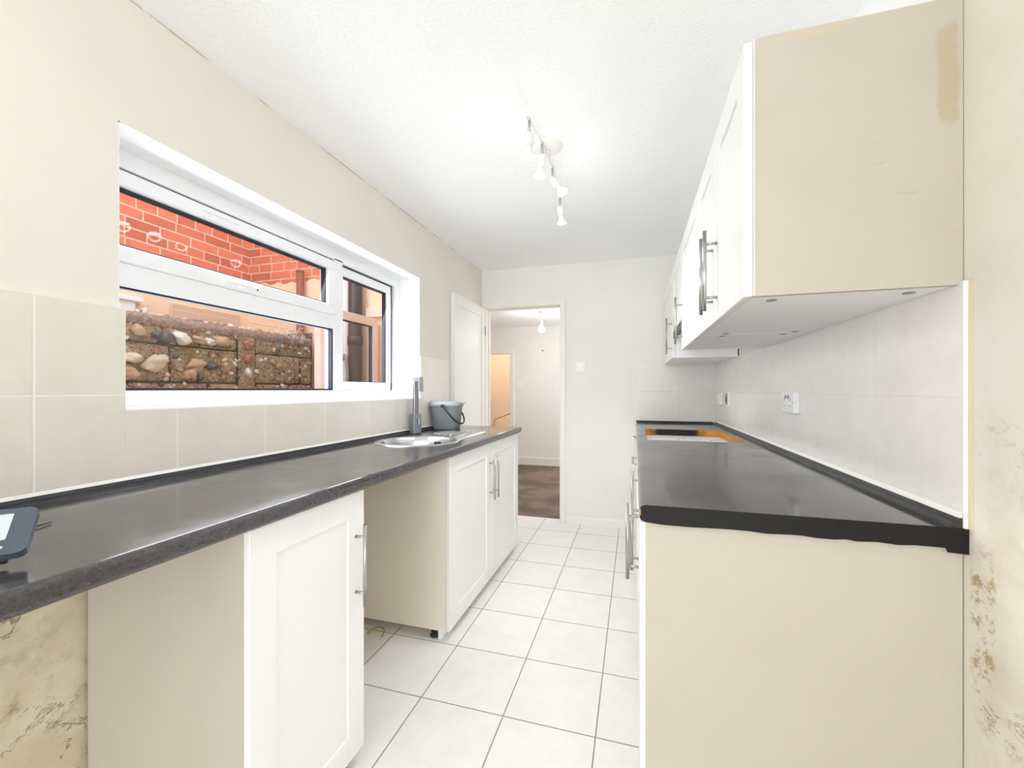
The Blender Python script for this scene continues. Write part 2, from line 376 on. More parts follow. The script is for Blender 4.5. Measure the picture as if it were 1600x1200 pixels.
# wall tiling
b = MB(); e = .008
b.box(XL, XL+e, -1.2, WY0+.014, ZW, 1.414, .001).box(XL, XL+e, WY0+.0141, WY1, ZW, WZ0+.002, .001).box(XL, XL+e, WY1, YB, ZW, 1.414, .001)
b.build('wall_left_tiles', 'tiles_left', **ST)
MB().box(XR-e, XR, Y0, YB, ZW-.02, 1.402, .001).build('wall_right_tiles', 'tiles_right', **ST)
MB().box(.033, XR-e, YB-e, YB, ZW-.02, 1.415, .001).build('wall_back_tiles', 'tiles_back', **ST)

# door frame and skirting
b = MB()
b.box(DX1, DX1+.03, YB-.012, 3.83, 0, DZ, .002).box(DX0-.03, DX0, YB-.012, 3.83, 0, DZ, .002).box(DX0-.03, DX1+.03, YB-.011, 3.829, DZ+.0005, DZ+.03, .002)
b.box(DX1+.008, DX1+.05, YB-.018, YB, 0, DZ+.0078, .002).box(DX0-.046, DX1+.05, YB-.018, YB, DZ+.008, DZ+.055, .002).box(DX0-.046, DX0-.008, YB-.018, YB, 0, DZ+.0078, .002)
b.box(DX1-.012, DX1, 3.77, 3.785, 0, DZ, .001).box(DX0, DX0+.012, 3.77, 3.785, 0, DZ, .001).box(DX0+.0121, DX1-.0121, 3.77, 3.785, DZ-.012, DZ, .001)
tr1 = b.build('trim_1', 'skirting', **ST)
MB().box(DX1-.003, DX1+.001, 3.725, 3.75, .93, .99, .0005).build('strike_plate', 'steel', tr1)
b = MB(); b.prism([(YB, 0), (YB-.015, 0), (YB-.015, .05), (YB-.008, .066), (YB, .068)], 0, DX1+.052, .25); b.build('baseboard_back', 'skirting', **ST)

# open kitchen door, folded back on the left wall
d1 = setting('door_1', (-1.352, 3.70, 0), 'cream painted panelled door standing open against the left wall')
b = MB(); x0, x1, ya, yb_, za, zb = -1.388, -1.352, 3.012, 3.695, .012, 1.95
b.box(x0, x1-.008, ya, yb_, za, zb)
b.box(x1-.008, x1, ya, ya+.075, za, zb, .002).box(x1-.008, x1, yb_-.075, yb_, za, zb, .002).box(x1-.008, x1, ya+.075, yb_-.075, zb-.09, zb, .002).box(x1-.008, x1, ya+.075, yb_-.075, za, za+.2, .002)
b.build('door_leaf', 'door_paint', d1)
MB().box(x1-.001, x1+.0015, ya+.018, ya+.028, .99, 1.01, .0004).box(x1-.001, x1+.0015, ya+.018, ya+.028, 1.05, 1.07, .0004).build('latch_mark', 'slot', d1)
MB().tube([(-1.347, 3.697, .25), (-1.347, 3.697, .33)], .006).build('hinge', 'steel', d1)
MB().tube([(-1.347, 3.697, 1.70), (-1.347, 3.697, 1.78)], .006).build('hinge', 'steel', d1)

# ------------------------------------------------------------------ kitchen window
FX = -1.54; FB = -1.60
w1 = setting('window_1', (FX, 1.67, WZ0), 'white plastic kitchen window with top opening light and side casement')
def ring(b, x0, x1, y0, y1, z0, z1, t, bev=.003, bot=None, mat=None):
    bt = bot or t
    b.box(x0, x1, y0, y1, z0, z0+bt, bev, mat).box(x0, x1, y0, y1, z1-t, z1, bev, mat).box(x0, x1, y0, y0+t, z0+bt-.001, z1-t+.001, 0, mat).box(x0, x1, y1-t, y1, z0+bt-.001, z1-t+.001, 0, mat)
    return b
b = MB(); ring(b, FB, FX, WY0, WY1, WZ0+.006, WZ1, .062, .003, .052)
b.box(FB, FX, 1.868, 1.94, WZ0+.05, WZ1-.05, .003).box(FB, FX, WY0+.05, 1.87, 1.510, 1.585, .003)
b.box(FB, FX+.012, WY0, WY1, WZ0+.006, WZ0+.024, .004).box(FB, FX+.006, WY0, WY1, WZ0+.02, WZ0+.04, .004)
b.build('window_frame', 'upvc', w1)
b = MB(); l = .004
b.box(FX, XL+.006, WY0+.012, WY1, WZ0, WZ0+.007, .001).box(FX, XL-.001, WY0, WY1, WZ1-l, WZ1).box(FX, XL-.001, WY1-l, WY1, WZ0, WZ1).box(FX, XL-.001, WY0, WY0+l, WZ0, WZ1)
b.build('window_reveal', 'white_plaster', w1)
SX = FX+.012
# top hung light
b = MB(); ring(b, FX-.045, SX, .836, 1.866, 1.585, 1.870, .05, .005); ts = b.build('top_sash', 'upvc', w1)
b = MB(); ring(b, FX-.03, FX-.006, .884, 1.817, 1.634, 1.821, .009, .001); b.build('gasket', 'gasket', ts)
MB().box(FX-.032, FX-.026, .886, 1.813, 1.64, 1.816).build('glass_pane', 'glass', ts)
b = MB(); b.box(FX-.001, FX+.003, .868, 1.870, 1.8705, 1.8745).box(FX-.001, FX+.003, 1.866, 1.870, 1.585, 1.8704); b.build('seal_line', 'gasket', ts)
b = MB(); b.box(SX-.002, SX+.008, 1.15, 1.30, 1.846, 1.862, .004, None, None, 2); b.build('trickle_vent', 'upvc', ts)
b = MB(); b.box(SX-.002, SX+.018, 1.30, 1.385, 1.590, 1.612, .005, None, None, 2).box(SX+.012, SX+.026, 1.225, 1.36, 1.598, 1.614, .006, None, None, 2)
wh = b.build('window_handle', 'upvc', ts)
MB().tube([(SX+.017, 1.372, 1.601), (SX+.0195, 1.372, 1.601)], .0035).build('handle_screw', 'slot', ts)
# fixed lower light
b = MB(); ring(b, FX-.03, FX-.006, .855, 1.868, WZ0+.058, 1.512, .009, .001); b.build('gasket', 'gasket', w1)
MB().box(FX-.032, FX-.026, .876, 1.862, WZ0+.06, 1.508).build('glass_pane', 'glass', w1)
# side casement
b = MB(); X9 = FX-.022; b.box(FX-.055, X9, 1.942, 2.446, WZ0+.057, WZ0+.107, .004).box(FX-.055, X9, 1.942, 2.446, 1.821, 1.873, .004).box(FX-.055, X9, 1.942, 1.968, WZ0+.1065, 1.8215).box(FX-.055, X9, 2.394, 2.446, WZ0+.1065, 1.8215); cs = b.build('side_sash', 'upvc', w1)
b = MB(); b.box(FX-.05, FX-.028, 1.968, 2.394, 1.813, 1.821).box(FX-.05, FX-.028, 2.385, 2.394, WZ0+.108, 1.813).box(FX-.05, FX-.028, 1.968, 2.394, WZ0+.107, WZ0+.110); b.build('gasket', 'gasket', cs)
MB().box(FX-.048, FX-.042, 1.968, 2.39, WZ0+.108, 1.818).build('glass_pane', 'glass', cs)
b = MB(); b.box(FX-.03, FX-.018, 1.942, 2.4495, 1.8735, 1.877).box(FX-.03, FX-.018, 2.4462, 2.4495, WZ0+.057, 1.8734); b.build('seal_line', 'gasket', cs)

# unseen glazed opening added behind the camera for the rear fill light
w2 = setting('added_rear_window', (-.35, -4.16, 0))
b = MB(); ring(b, -1.25, .55, -4.19, -4.14, .0, 2.1, .06, .003) if False else None
b = MB()
for x in (-1.25, -.38, .49): b.box(x, x+.06, -4.19, -4.14, 0, 2.1, .003)
b.box(-1.25, .55, -4.19, -4.14, 2.04, 2.1, .003).box(-1.25, .55, -4.19, -4.14, 0, .07, .003); b.build('window_frame', 'upvc', w2)

# ------------------------------------------------------------------ worktops
def profile(xf, xb, z0, z1, r=.016):
    s_ = 1 if xb < xf else -1; pts = [(xb, z0)]
    for k in range(7):
        a = -PI/2 + k*PI/12; pts.append((xf + s_*(-r + r*math.cos(a)), z0+r+r*math.sin(a)))
    for k in range(7):
        a = k*PI/12; pts.append((xf + s_*(-r + r*math.cos(a)), z1-r+r*math.sin(a)))
    pts.append((xb, z1)); return pts
wl = thing('worktop', (-1.1, 1.2, .87), 'long dark speckled worktop with the sink, under the window', 'worktop')
b = MB(); b.prism(profile(-.81, XL+.0085, .8695, ZW), 1, -1.2, 3.008); top = b.build('worktop_slab', 'laminate', wl)
SC = (-1.115, 2.0)
c = MB(); c.lathe([(.195, .85), (.195, .93)], (SC[0], SC[1], 0), 64, close=True); cut(top, c)
b = MB(); b.prism([(XL+.009, ZW), (XL+.028, ZW), (XL+.026, ZW+.006), (XL+.016, ZW+.010), (XL+.013, ZW+.019), (XL+.009, ZW+.020)], 1, -1.2, 3.005); b.build('sealing_strip', 'black_strip', wl)
b = MB(); b.prism([(XL+.009, ZW+.0195), (XL+.014, ZW+.0195), (XL+.009, ZW+.028)], 1, -1.2, 3.005); b.build('silicone_bead', 'silicone', wl)
b = MB(); b.prism(profile(-.8095, -1.0, .8700, .9095), 1, 3.0082, 3.0095); b.build('edge_strip', 'laminate', wl)

wr = thing('worktop', (.32, 2.4, .87), 'dark speckled worktop on the right with an empty burnt hob cutout', 'worktop')
b = MB(); b.prism(profile(.010, XR-.0085, .8695, ZW), 1, Y0, YB-.009); top = b.build('worktop_slab', 'laminate', wr)
c = MB(); c.box(.065, .555, 2.42, 3.10, .8, .95); cut(top, c)
b = MB(); g = .0008
b.box(.065, .555, 3.0985, 3.1, .87, ZW-g, 0, 'scorched').box(.5535, .555, 2.42, 3.0985, .87, ZW-g, 0, 'bare_wood').box(.065, .0665, 2.42, 3.0985, .87, ZW-g, 0, 'scorched')
b.build('cutout_edge', None, wr, label='scorched raw chipboard edge')
# ragged end strip
b = MB(); random.seed(3); pts = [(.0265, ZW-.0006), (.6265, ZW-.0006), (.642, ZW-.003), (.642, .858), (.600, .860), (.597, .8685)]
x = .58
while x > .03: pts.append((x, .8685-random.choice((0, 0, .0012, .0025)))); x -= random.uniform(.012, .05)
pts += [(.0225, .8695), (.014, .874), (.0105, .885), (.0105, .895), (.014, .905), (.0225, ZW-.0006)]
b.prism(pts[::-1], 1, Y0-.0016, Y0-.0001); b.build('edge_strip', 'laminate_end', wr)
b = MB(); b.box(.0100, .0145, Y0-.0018, Y0-.0002, .884, .900, .0006); b.build('edge_chip', 'bare_wood', wr)
b = MB(); xb = XR-.009
b.prism([(xb, ZW), (xb-.020, ZW), (xb-.018, ZW+.006), (xb-.008, ZW+.010), (xb-.005, ZW+.018), (xb, ZW+.020)], 1, Y0+.002, YB-.010)
b.prism([(YB-.0090, ZW), (YB-.028, ZW), (YB-.018, ZW+.008), (YB-.0090, ZW+.016)], 0, .012, xb-.02); b.build('sealing_strip', 'black_strip', wr)
b = MB(); b.prism([(xb, ZW+.0195), (xb-.006, ZW+.0195), (xb, ZW+.030)], 1, Y0+.002, YB-.030); b.build('silicone_bead', 'silicone', wr)

# ------------------------------------------------------------------ cabinets
def shaker(name, parent, face, s, y0, y1, z0, z1, mat='cab_door', st=.078, rail=.078, t=.018):
    """door face at x=face, outward normal s"""
    b = MB(); q = .006
    A = lambda p, n_: (min(p, n_), max(p, n_))
    xa, xb = A(face-s*t, face-s*q); b.box(xa, xb, y0+.0005, y1-.0005, z0+.0005, z1-.0005)
    xa, xb = A(face-s*(q+.002), face)
    b.box(xa, xb, y0, y0+st, z0, z1, .0016).box(xa, xb, y1-st, y1, z0, z1, .0016)
    b.box(xa, xb, y0+st+.0003, y1-st-.0003, z1-rail, z1, .0016).box(xa, xb, y0+st+.0003, y1-st-.0003, z0, z0+rail, .0016)
    return b.build(name, mat, parent)
def bar(parent, face, s, y, z0, z1, horiz=False, off=.034, r=.006, name='handle'):
    b = MB(); x = face+s*off
    if horiz:
        b.tube([(x, z0, y), (x, z1, y)], r, 16)
        for q in (z0+.035, z1-.035): b.tube([(face-s*.0005, q, y), (x, q, y)], r*.75, 12)
    else:
        b.tube([(x, y, z0), (x, y, z1)], r, 16)
        for q in (z0+.04, z1-.04): b.tube([(face-s*.0005, y, q), (x, y, q)], r*.75, 12)
    return b.build(name, 'steel', parent)
def foot(parent, x, y, h):
    b = MB(); b.lathe([(.0, 0), (.024, 0), (.024, .006), (.014, .009), (.014, h*.5), (.019, h*.5), (.019, h-.006), (.026, h-.0002), (0, h-.0002)], (x, y, 0), 16)
    b.box(x+.012, x+.03, y-.01, y+.01, h*.35, h*.5, .002)
    return b.build('foot', 'dark_plastic', parent)
def carcass(parent, xa, xb, y0, y1, z0, z1, front, mat='carcass', t=.016, top=False, **k):
    b = MB(); lo, hi = min(xa, xb), max(xa, xb)
    b.box(lo, hi, y0, y0+t, z0, z1, .0008).box(lo, hi, y1-t, y1, z0, z1, .0008).box(lo, hi, y0+t, y1-t, z0, z0+t)
    bk = lo if front > 0 else hi-.004
    b.box(bk, bk+.004, y0+t, y1-t, z0+t, z1-.001)
    if top: b.box(lo, hi, y0+t, y1-t, z1-t, z1)
    else:
        fr_ = hi-.09 if front > 0 else lo
        b.box(fr_, fr_+.09, y0+t, y1-t, z1-t, z1)
    return b.build('carcass', mat, parent, **k)

ZB = .046; ZT = .866
# left: single unit in the foreground
ca = thing('base_cabinet', (-1.1, .95, 0), 'ivory single-door base cabinet nearest the camera under the left worktop', 'cabinet', 'base cabinets under the left worktop')
carcass(ca, XL+.012, XD-.020, .738, 1.152, ZB, .8692, 1)
d = shaker('door', ca, XD, 1, .738, 1.154, ZB, ZT, st=.076); bar(d, XD, 1, 1.112, .515, .768)
for y in (.79, 1.10): foot(ca, -.93, y, ZB)
# left: sink unit
cb_ = thing('base_cabinet', (-1.1, 2.4, 0), 'ivory two-door base cabinet under the sink at the far end', 'cabinet', 'base cabinets under the left worktop')
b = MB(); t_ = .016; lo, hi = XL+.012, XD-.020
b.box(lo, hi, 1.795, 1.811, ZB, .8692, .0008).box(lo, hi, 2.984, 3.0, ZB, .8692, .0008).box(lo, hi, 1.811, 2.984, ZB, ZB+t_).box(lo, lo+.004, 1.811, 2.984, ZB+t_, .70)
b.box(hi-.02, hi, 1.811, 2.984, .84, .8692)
b.build('carcass', 'carcass_lifted', cb_)
d = shaker('door', cb_, XD, 1, 1.797, 2.397, ZB, ZT, st=.08); bar(d, XD, 1, 2.365, .53, .785)
d = shaker('door', cb_, XD, 1, 2.401, 3.0, ZB, ZT, st=.08); bar(d, XD, 1, 2.433, .53, .785)
foot(cb_, -.925, 1.83, ZB); foot(cb_, -.925, 2.95, ZB)
MB().box(-.895, -.880, 1.80, 1.86, .001, ZB, .001).build('plinth_offcut', 'cab_white', cb_)
b = MB(); b.tube([(-1.20+.04*math.cos(a*.35), 1.74+.05*math.sin(a*.35), .006+.012*math.sin(a*.35)) for a in range(0, 10)], .0035, 8)
cbl = b.build('cable', 'wire_yellow', label='thin yellow green cable looping from under the sink cabinet', category='cable')

# right base run
RF = .012
def rbase(y0, y1, label, near=False):
    t = thing('base_cabinet', (.3, (y0+y1)/2, 0), label, 'cabinet', 'base cabinets under the right worktop')
    carcass(t, RF+.0132, XR-.002 if near else XR-.01, y0, y1, .12, .8692, -1, 'carcass' )
    return t
r1 = rbase(Y0+.012, 1.775, 'near end base cabinet on the right with large cream side panel', True)
d = shaker('door', r1, RF, -1, Y0+.012, 1.415, .125, ZT, t=.013); bar(d, RF, -1, 1.385, .582, .822)
d = shaker('door', r1, RF, -1, 1.419, 1.773, .125, ZT, t=.013); bar(d, RF, -1, 1.455, .582, .822, off=.022)
MB().box(RF+.0132, XR-.002, Y0+.0125, Y0+.028, .002, .119, .001).build('base_support', 'carcass', r1)
r2 = rbase(1.779, 2.379, 'right-hand base cabinet with one door, between the near end cabinet and the hob drawer cabinet')
d = shaker('door', r2, RF, -1, 1.781, 2.377, .125, ZT, t=.013); bar(d, RF, -1, 1.90, .60, .83, off=.022)
r3 = thing('base_cabinet', (.3, 2.7, 0), 'right-hand base cabinet with a drawer front, directly under the burnt hob cutout', 'cabinet', 'base cabinets under the right worktop')
b = MB(); b.box(RF+.0132, XR-.01, 2.383, 2.399, .12, .8692).box(RF+.0132, XR-.01, 3.105, 3.121, .12, .8692).box(RF+.0132, XR-.01, 2.399, 3.105, .12, .136).box(XR-.02, XR-.01, 2.399, 3.105, .136, .8692); b.build('carcass', 'carcass', r3)
d = MB().box(RF, RF+.0125, 2.385, 3.119, .70, ZT, .002).build('drawer', 'cab_door', r3); bar(d, RF, -1, .765, 2.42, 2.72, True, off=.022)
shaker('door', r3, RF, -1, 2.385, 3.119, .125, .695, t=.013)
b = MB(); b.box(.05, .56, 2.72, 3.097, .862, .867)
rl = b.build('metal_rail', 'white_plastic', r3)
b = MB()
for x in (.10, .27, .30, .46): MB().tube([(x, 2.86, .8668), (x, 2.86, .8678)], .006).build('screw_hole', 'slot', r3)
r4 = thing('base_cabinet', (.3, 3.4, 0), 'farthest base cabinet on the right, with a drawer, against the back wall', 'cabinet', 'base cabinets under the right worktop')
carcass(r4, RF+.0132, XR-.01, 3.125, YB-.01, .12, .8692, -1)
d = MB().box(RF, RF+.0125, 3.127, YB-.012, .70, ZT, .002).build('drawer', 'cab_door', r4); bar(d, RF, -1, .83, 3.2, 3.36, True, off=.022)
shaker('door', r4, RF, -1, 3.127, YB-.012, .125, .695, t=.013)
pl = MB().box(.062, .076, Y0+.045, YB-.02, .001, .119, .001).build('plinth', 'cab_white', label='white plinth board along the foot of the right base cabinets', category='plinth')

# wall cabinets
UF = .238; UB = XR-.009; UZ0, UZ1 = 1.396, 1.9785
def upper(y0, y1, label, z0=UZ0, near=False, z1=UZ1):
    t = thing('wall_cabinet', (.43, (y0+y1)/2, z0), label, 'cabinet', 'wall cabinets above the right worktop')
    xb = XR-.001 if near else UB
    b = MB(); k = .016
    b.box(UF+.020, xb, y0, y0+k, z0, z1, .0008, 'upper_side' if near else 'cab_white').box(UF+.020, UB, y1-k, y1, z0, z1, .0008, 'cab_white')
    b.box(UF+.020, UB, y0+k, y1-k, z0+.001, z0+k, 0, 'cab_white').box(UF+.020, UB, y0+k, y1-k, z1-k, z1, 0, 'cab_white').box(UB-.004, UB, y0+k, y1-k, z0+k, z1-k, 0, 'cab_white')
    b.build('carcass', None, t); return t
def fixings(t, pts):
    for x, y in pts:
        MB().lathe([(0, -.0012), (.011, -.0012), (.012, .002)], (x, y, UZ0+.0005), 20).build('fixing_cap', 'grey_rocker', t)
UY = Y0+.012
u1 = upper(UY, 1.775, 'two-door wall cabinet nearest the camera, with stained cream side panel', near=True)
MB().box(UF+.0185, UF+.0215, UY-.003, UY, UZ0, UZ1-.002, .0005).build('edge_strip', 'cab_door', u1)
d = shaker('door', u1, UF, -1, UY, 1.415, UZ0, UZ1-.006, 'cab_door', .07); bar(d, UF, -1, 1.385, 1.425, 1.668)
d = shaker('door', u1, UF, -1, 1.419, 1.773, UZ0, UZ1-.006, 'cab_door', .07); bar(d, UF, -1, 1.455, 1.425, 1.668)
fixings(u1, [(.31, 1.12), (.575, 1.12), (.33, 1.745), (.56, 1.745)])
u2 = upper(1.777, 2.38, 'one-door wall cabinet on the right, between the near cabinet and the hood cabinet')
d = shaker('door', u2, UF, -1, 1.779, 2.378, UZ0, UZ1-.006, 'cab_door', .07); bar(d, UF, -1, 2.335, 1.425, 1.668)
fixings(u2, [(.33, 1.81), (.54, 1.81)])
u3 = upper(2.383, 2.93, 'short wall cabinet over the hob gap holding the extractor', 1.56)
d = shaker('door', u3, UF, -1, 2.385, 2.928, 1.56, UZ1-.006, 'cab_door', .07)
u4 = upper(2.933, YB-.01, 'farthest wall cabinet on the right, in the back corner')
d = shaker('door', u4, UF, -1, 2.935, YB-.012, UZ0, UZ1-.006, 'cab_door', .07); bar(d, UF, -1, 2.985, 1.425, 1.668)
ho = thing('extractor_hood', (.4, 2.66, 1.5), 'slim extractor hood fitted under the short wall cabinet', 'extractor hood')
MB().box(UF+.03, UB-.01, 2.39, 2.925, 1.515, 1.559, .002).build('hood_body', 'cab_white', ho)
MB().box(UF+.005, UF+.029, 2.39, 2.925, 1.52, 1.558, .002).build('hood_visor', 'dark_plastic', ho)
b = MB(); b.box(UF+.06, UB-.05, 2.43, 2.89, 1.511, 1.5148, .001); b.build('grease_filter', 'grey_rocker', ho)

# ------------------------------------------------------------------ sink, tap, bucket, meter
sk = thing('sink', (SC[0], SC[1], ZW), 'stainless steel round-bowl sink with drainer set in the left worktop', 'sink')
b = bmesh.new(); n = 96; rings = [[], [], [], []]
def outl(a):
    # star-shaped outline around the bowl: circle joined to a rounded rectangle towards +Y
    dx, dy = math.cos(a), math.sin(a); R_ = .222
    best = R_
    hw, L, rc = (.195 if dx > 0 else .115), .62, .10
    rmax = 5
    if dy > 0:
        cand = []
        r = min((hw/abs(dx)) if abs(dx) > 1e-6 else 9, L/dy)
        # rounded far corner
        x, y = dx*r, dy*r
        if abs(x) > hw-rc and y > L-rc:
            cx, cy = math.copysign(hw-rc, dx), L-rc
            B = dx*cx+dy*cy; C_ = cx*cx+cy*cy-rc*rc; D = B*B-C_
            if D > 0: r = B+math.sqrt(D)
        best = max(R_, r)
    return best
for k in range(n):
    a = 2*PI*k/n
    R_ = outl(a); dx, dy = math.cos(a), math.sin(a)
    for i, (r, z) in enumerate([(R_, .0004), (R_-.004, .004), (.196, .0045), (.190, .002)]):
        rings[i].append(b.verts.new((SC[0]+dx*r, SC[1]+dy*r, ZW+z)))
for A, B in zip(rings, rings[1:]):
    for k in range(n): f = b.faces.new((A[k], A[(k+1) % n], B[(k+1) % n], B[k])); f.smooth = True
bmesh.ops.recalc_face_normals(b, faces=b.faces)
mb = MB(); mb.bm.free(); mb.bm = b
for i in range(6):   # pressed drainer grooves
    x = SC[0]-.07+i*.042; mb.tube([(x, SC[1]+.27+abs(i-2.5)*.02, ZW+.0042), (x, SC[1]+.54, ZW+.0042)], .004, 8)
mb.build('drainer', 'sink_steel', sk)
b = MB(); b.lathe([(.190, .002), (.184, -.004), (.178, -.03), (.170, -.12), (.150, -.148), (.10, -.156), (.045, -.158), (.035, -.165), (.0005, -.165)], (SC[0], SC[1], ZW), 64); b.build('bowl', 'sink_steel', sk)
b = MB()
for i in range(-2, 3):
    if i == 0: continue
    a = math.radians(80)+i*.045; r = .1745
    b.box(SC[0]+r*math.cos(a)-.003, SC[0]+r*math.cos(a)+.003, SC[1]+r*math.sin(a)-.003, SC[1]+r*math.sin(a)+.003, ZW-.045, ZW-.022, .001)
b.build('overflow_slots', 'slot', sk)
b = MB(); b.lathe([(.001, -.162), (.03, -.162), (.034, -.160)], (SC[0], SC[1], ZW), 32); b.build('waste', 'steel', sk)

tp = thing('kitchen_tap', (-1.325, 2.35, ZW), 'tall square chrome tap standing behind the round sink bowl', 'tap')
R = Matrix.Rotation(math.radians(-30), 3, 'Z'); cx, cy = -1.325, 2.35
MB().box(cx-.027, cx+.027, cy-.027, cy+.027, ZW+.001, ZW+.125, .003, None, R).build('tap_body', 'tap_base', tp)
MB().box(cx+.026, cx+.045, cy-.022, cy+.0, ZW+.055, ZW+.095, .003, None, R).build('tap_lever', 'tap_metal', tp)
b = MB(); b.box(cx-.010, cx+.014, cy-.016, cy+.016, ZW+.124, 1.262, .002, None, R)
dv = Vector((.66, -.75, 0)); dv.normalize()
p = Vector((cx, cy, 0))+dv*.075
Ra = Matrix.Rotation(math.atan2(dv.y, dv.x), 3, 'Z')
b.box(p.x-.085, p.x+.085, p.y-.013, p.y+.013, 1.236, 1.262, .002, None, Ra)
p = Vector((cx, cy, 0))+dv*.15
b.box(p.x-.012, p.x+.012, p.y-.013, p.y+.013, 1.175, 1.261, .002, None, Ra)
b.build('spout', 'tap_metal', tp)

bk = thing('food_waste_caddy', (-1.272, 2.70, ZW), 'grey lidded food waste caddy with dark handle by the open door', 'bucket')
sup = lambda a: 1/((abs(math.cos(a))**3.2+abs(math.sin(a))**3.2)**(1/3.2))
C0 = (-1.272, 2.70, ZW)
b = MB(); b.lathe([(.001, .001), (.078, .001), (.085, .006), (.098, .165), (.100, .168)], C0, 48, sup=sup); b.build('caddy_body', 'bucket', bk)
b = MB(); b.lathe([(.1005, .160), (.106, .160), (.107, .178), (.105, .186), (.102, .194), (.060, .199), (.001, .199)], C0, 48, sup=sup)
b.box(C0[0]+.10, C0[0]+.132, C0[1]-.03, C0[1]+.03, C0[2]+.183, C0[2]+.19, .002); b.build('caddy_lid', 'bucket_lid', bk)
b = MB(); pts = []
for k in range(13):
    a = PI*k/12; yy = math.cos(a); pts.append((C0[0]+.02+.095*math.sin(a)**.7, C0[1]-.118*yy if True else 0, C0[2]+.165-.125*math.sin(a)**.8))
b.tube(pts, .006, 10)
for s_ in (-1, 1): b.tube([(C0[0]+.02, C0[1]+s_*.100, C0[2]+.165), (C0[0]+.02, C0[1]+s_*.124, C0[2]+.165)], .011, 14)
b.build('handle', 'dark_plastic', bk)

mt = thing('energy_monitor', (-.98, .40, ZW), 'small slate grey display unit with pale screen propped on the left worktop', 'display unit')
# plane of the face: bottom edge runs across, leaning back
P_br = Vector((-.915, .412, ZW+.022)); ux = Vector((-.60, -.80, 0)).normalized()  # towards its left
lean = Vector((-.80, .60, 0)).normalized()*.80+Vector((0, 0, .60)); lean.normalize()
nrm = lean.cross(ux); nrm.normalize()
if nrm.z < 0: nrm = -nrm
def panel(u0, u1, v0, v1, n0, n1, bev, r=0):
    b = bmesh.new(); pts = []
    cr = r
    for cxx, cyy, a0 in ((u1-cr, v1-cr, 0), (u0+cr, v1-cr, PI/2), (u0+cr, v0+cr, PI), (u1-cr, v0+cr, 1.5*PI)):
        for k in range(6): a = a0+k*PI/10; pts.append((cxx+cr*math.cos(a), cyy+cr*math.sin(a)))
    A = [b.verts.new(P_br+ux*u+lean*v+nrm*n0) for u, v in pts]; B = [b.verts.new(P_br+ux*u+lean*v+nrm*n1) for u, v in pts]
    for k in range(len(pts)): b.faces.new((A[k], A[(k+1) % len(pts)], B[(k+1) % len(pts)], B[k]))
    b.faces.new(A); b.faces.new(B); bmesh.ops.recalc_face_normals(b, faces=b.faces)
    x = MB(); x.bm.free(); x.bm = b; return x
panel(0, .135, 0, .092, -.014, 0, .002, .012).build('case', 'device', mt)
panel(.026, .112, .028, .080, .0002, .0012, 0, .002).build('screen', 'screen', mt)
for u in (.028, .050, .072, .094):
    x = MB(); c = P_br+ux*u+lean*.013+nrm*.0006
    x.tube([c, c+nrm*.0012], .0025, 10); x.build('button_mark', 'screen', mt)
x = panel(.02, .115, -.004, .010, -.018, -.012, 0, .003); x.build('stand', 'dark_plastic', mt)
b = MB(); b.tube([(-1.16, .50, ZW+.003), (-1.14, .53, ZW+.004), (-1.15, .555, ZW+.003)], .0016, 8); b.build('cable', 'dark_plastic', mt)

# ------------------------------------------------------------------ sockets and switches
def plate_y(name, x, z, w_, h_, label):   # on back wall
    t = thing(name, (x, YB, z), label, 'switch')
    MB().box(x-w_/2, x+w_/2, YB-.010, YB, z-h_/2, z+h_/2, .003, None, None, 2).build('faceplate', 'white_plastic', t)
    MB().box(x-.006, x+.006, YB-.014, YB-.009, z-.012, z+.012, .002).build('rocker', 'white_plastic', t)
    for s_ in (-1, 1): MB().tube([(x+s_*.03, YB-.0105, z), (x+s_*.03, YB-.0095, z)], .0028, 10).build('screw', 'grey_rocker', t)
plate_y('light_switch', -.459, 1.388, .086, .086, 'square white light switch on the back wall beside the doorway')
XS = XR-e
def plate_x(name, y, z, w_, h_, dp, label, cat):
    t = thing(name, (XS, y, z), label, cat)
    MB().box(XS-dp, XS, y-w_/2, y+w_/2, z-h_/2, z+h_/2, .003, None, None, 2).build('faceplate', 'white_plastic', t); return t
ds = plate_x('double_socket', 1.975, 1.133, .146, .086, .022, 'white double power socket on the right tiled wall', 'socket')
xf = XS-.022
for s_ in (-1, 1):
    yc = 1.975+s_*.034
    b = MB()
    b.box(xf-.0006, xf+.001, yc-.002, yc+.002, 1.139, 1.149).box(xf-.0006, xf+.001, yc-.013, yc-.007, 1.118, 1.121).box(xf-.0006, xf+.001, yc+.007, yc+.013, 1.118, 1.121)
    b.build('pin_holes', 'slot', ds)
    MB().box(xf-.004, xf+.001, yc-s_*.018-.004, yc-s_*.018+.004, 1.148, 1.163, .001).build('rocker', 'grey_rocker', ds)
for s_ in (-1, 1): MB().tube([(xf-.0008, 1.975+s_*.062, 1.133), (xf+.001, 1.975+s_*.062, 1.133)], .003, 10).build('screw', 'grey_rocker', ds)
ck = plate_x('cooker_switch', 3.19, 1.122, .086, .100, .016, 'white cooker isolator with red rocker switch on the right tiled wall', 'switch')
MB().box(XS-.019, XS-.015, 3.165, 3.215, 1.085, 1.159, .001).build('rocker_surround', 'grey_rocker', ck)
MB().box(XS-.024, XS-.018, 3.175, 3.205, 1.105, 1.140, .002).build('rocker', 'red_rocker', ck)
plate_x('connection_box', 3.44, 1.118, .086, .086, .030, 'plain white outlet box on the tiles close to the back corner', 'outlet')

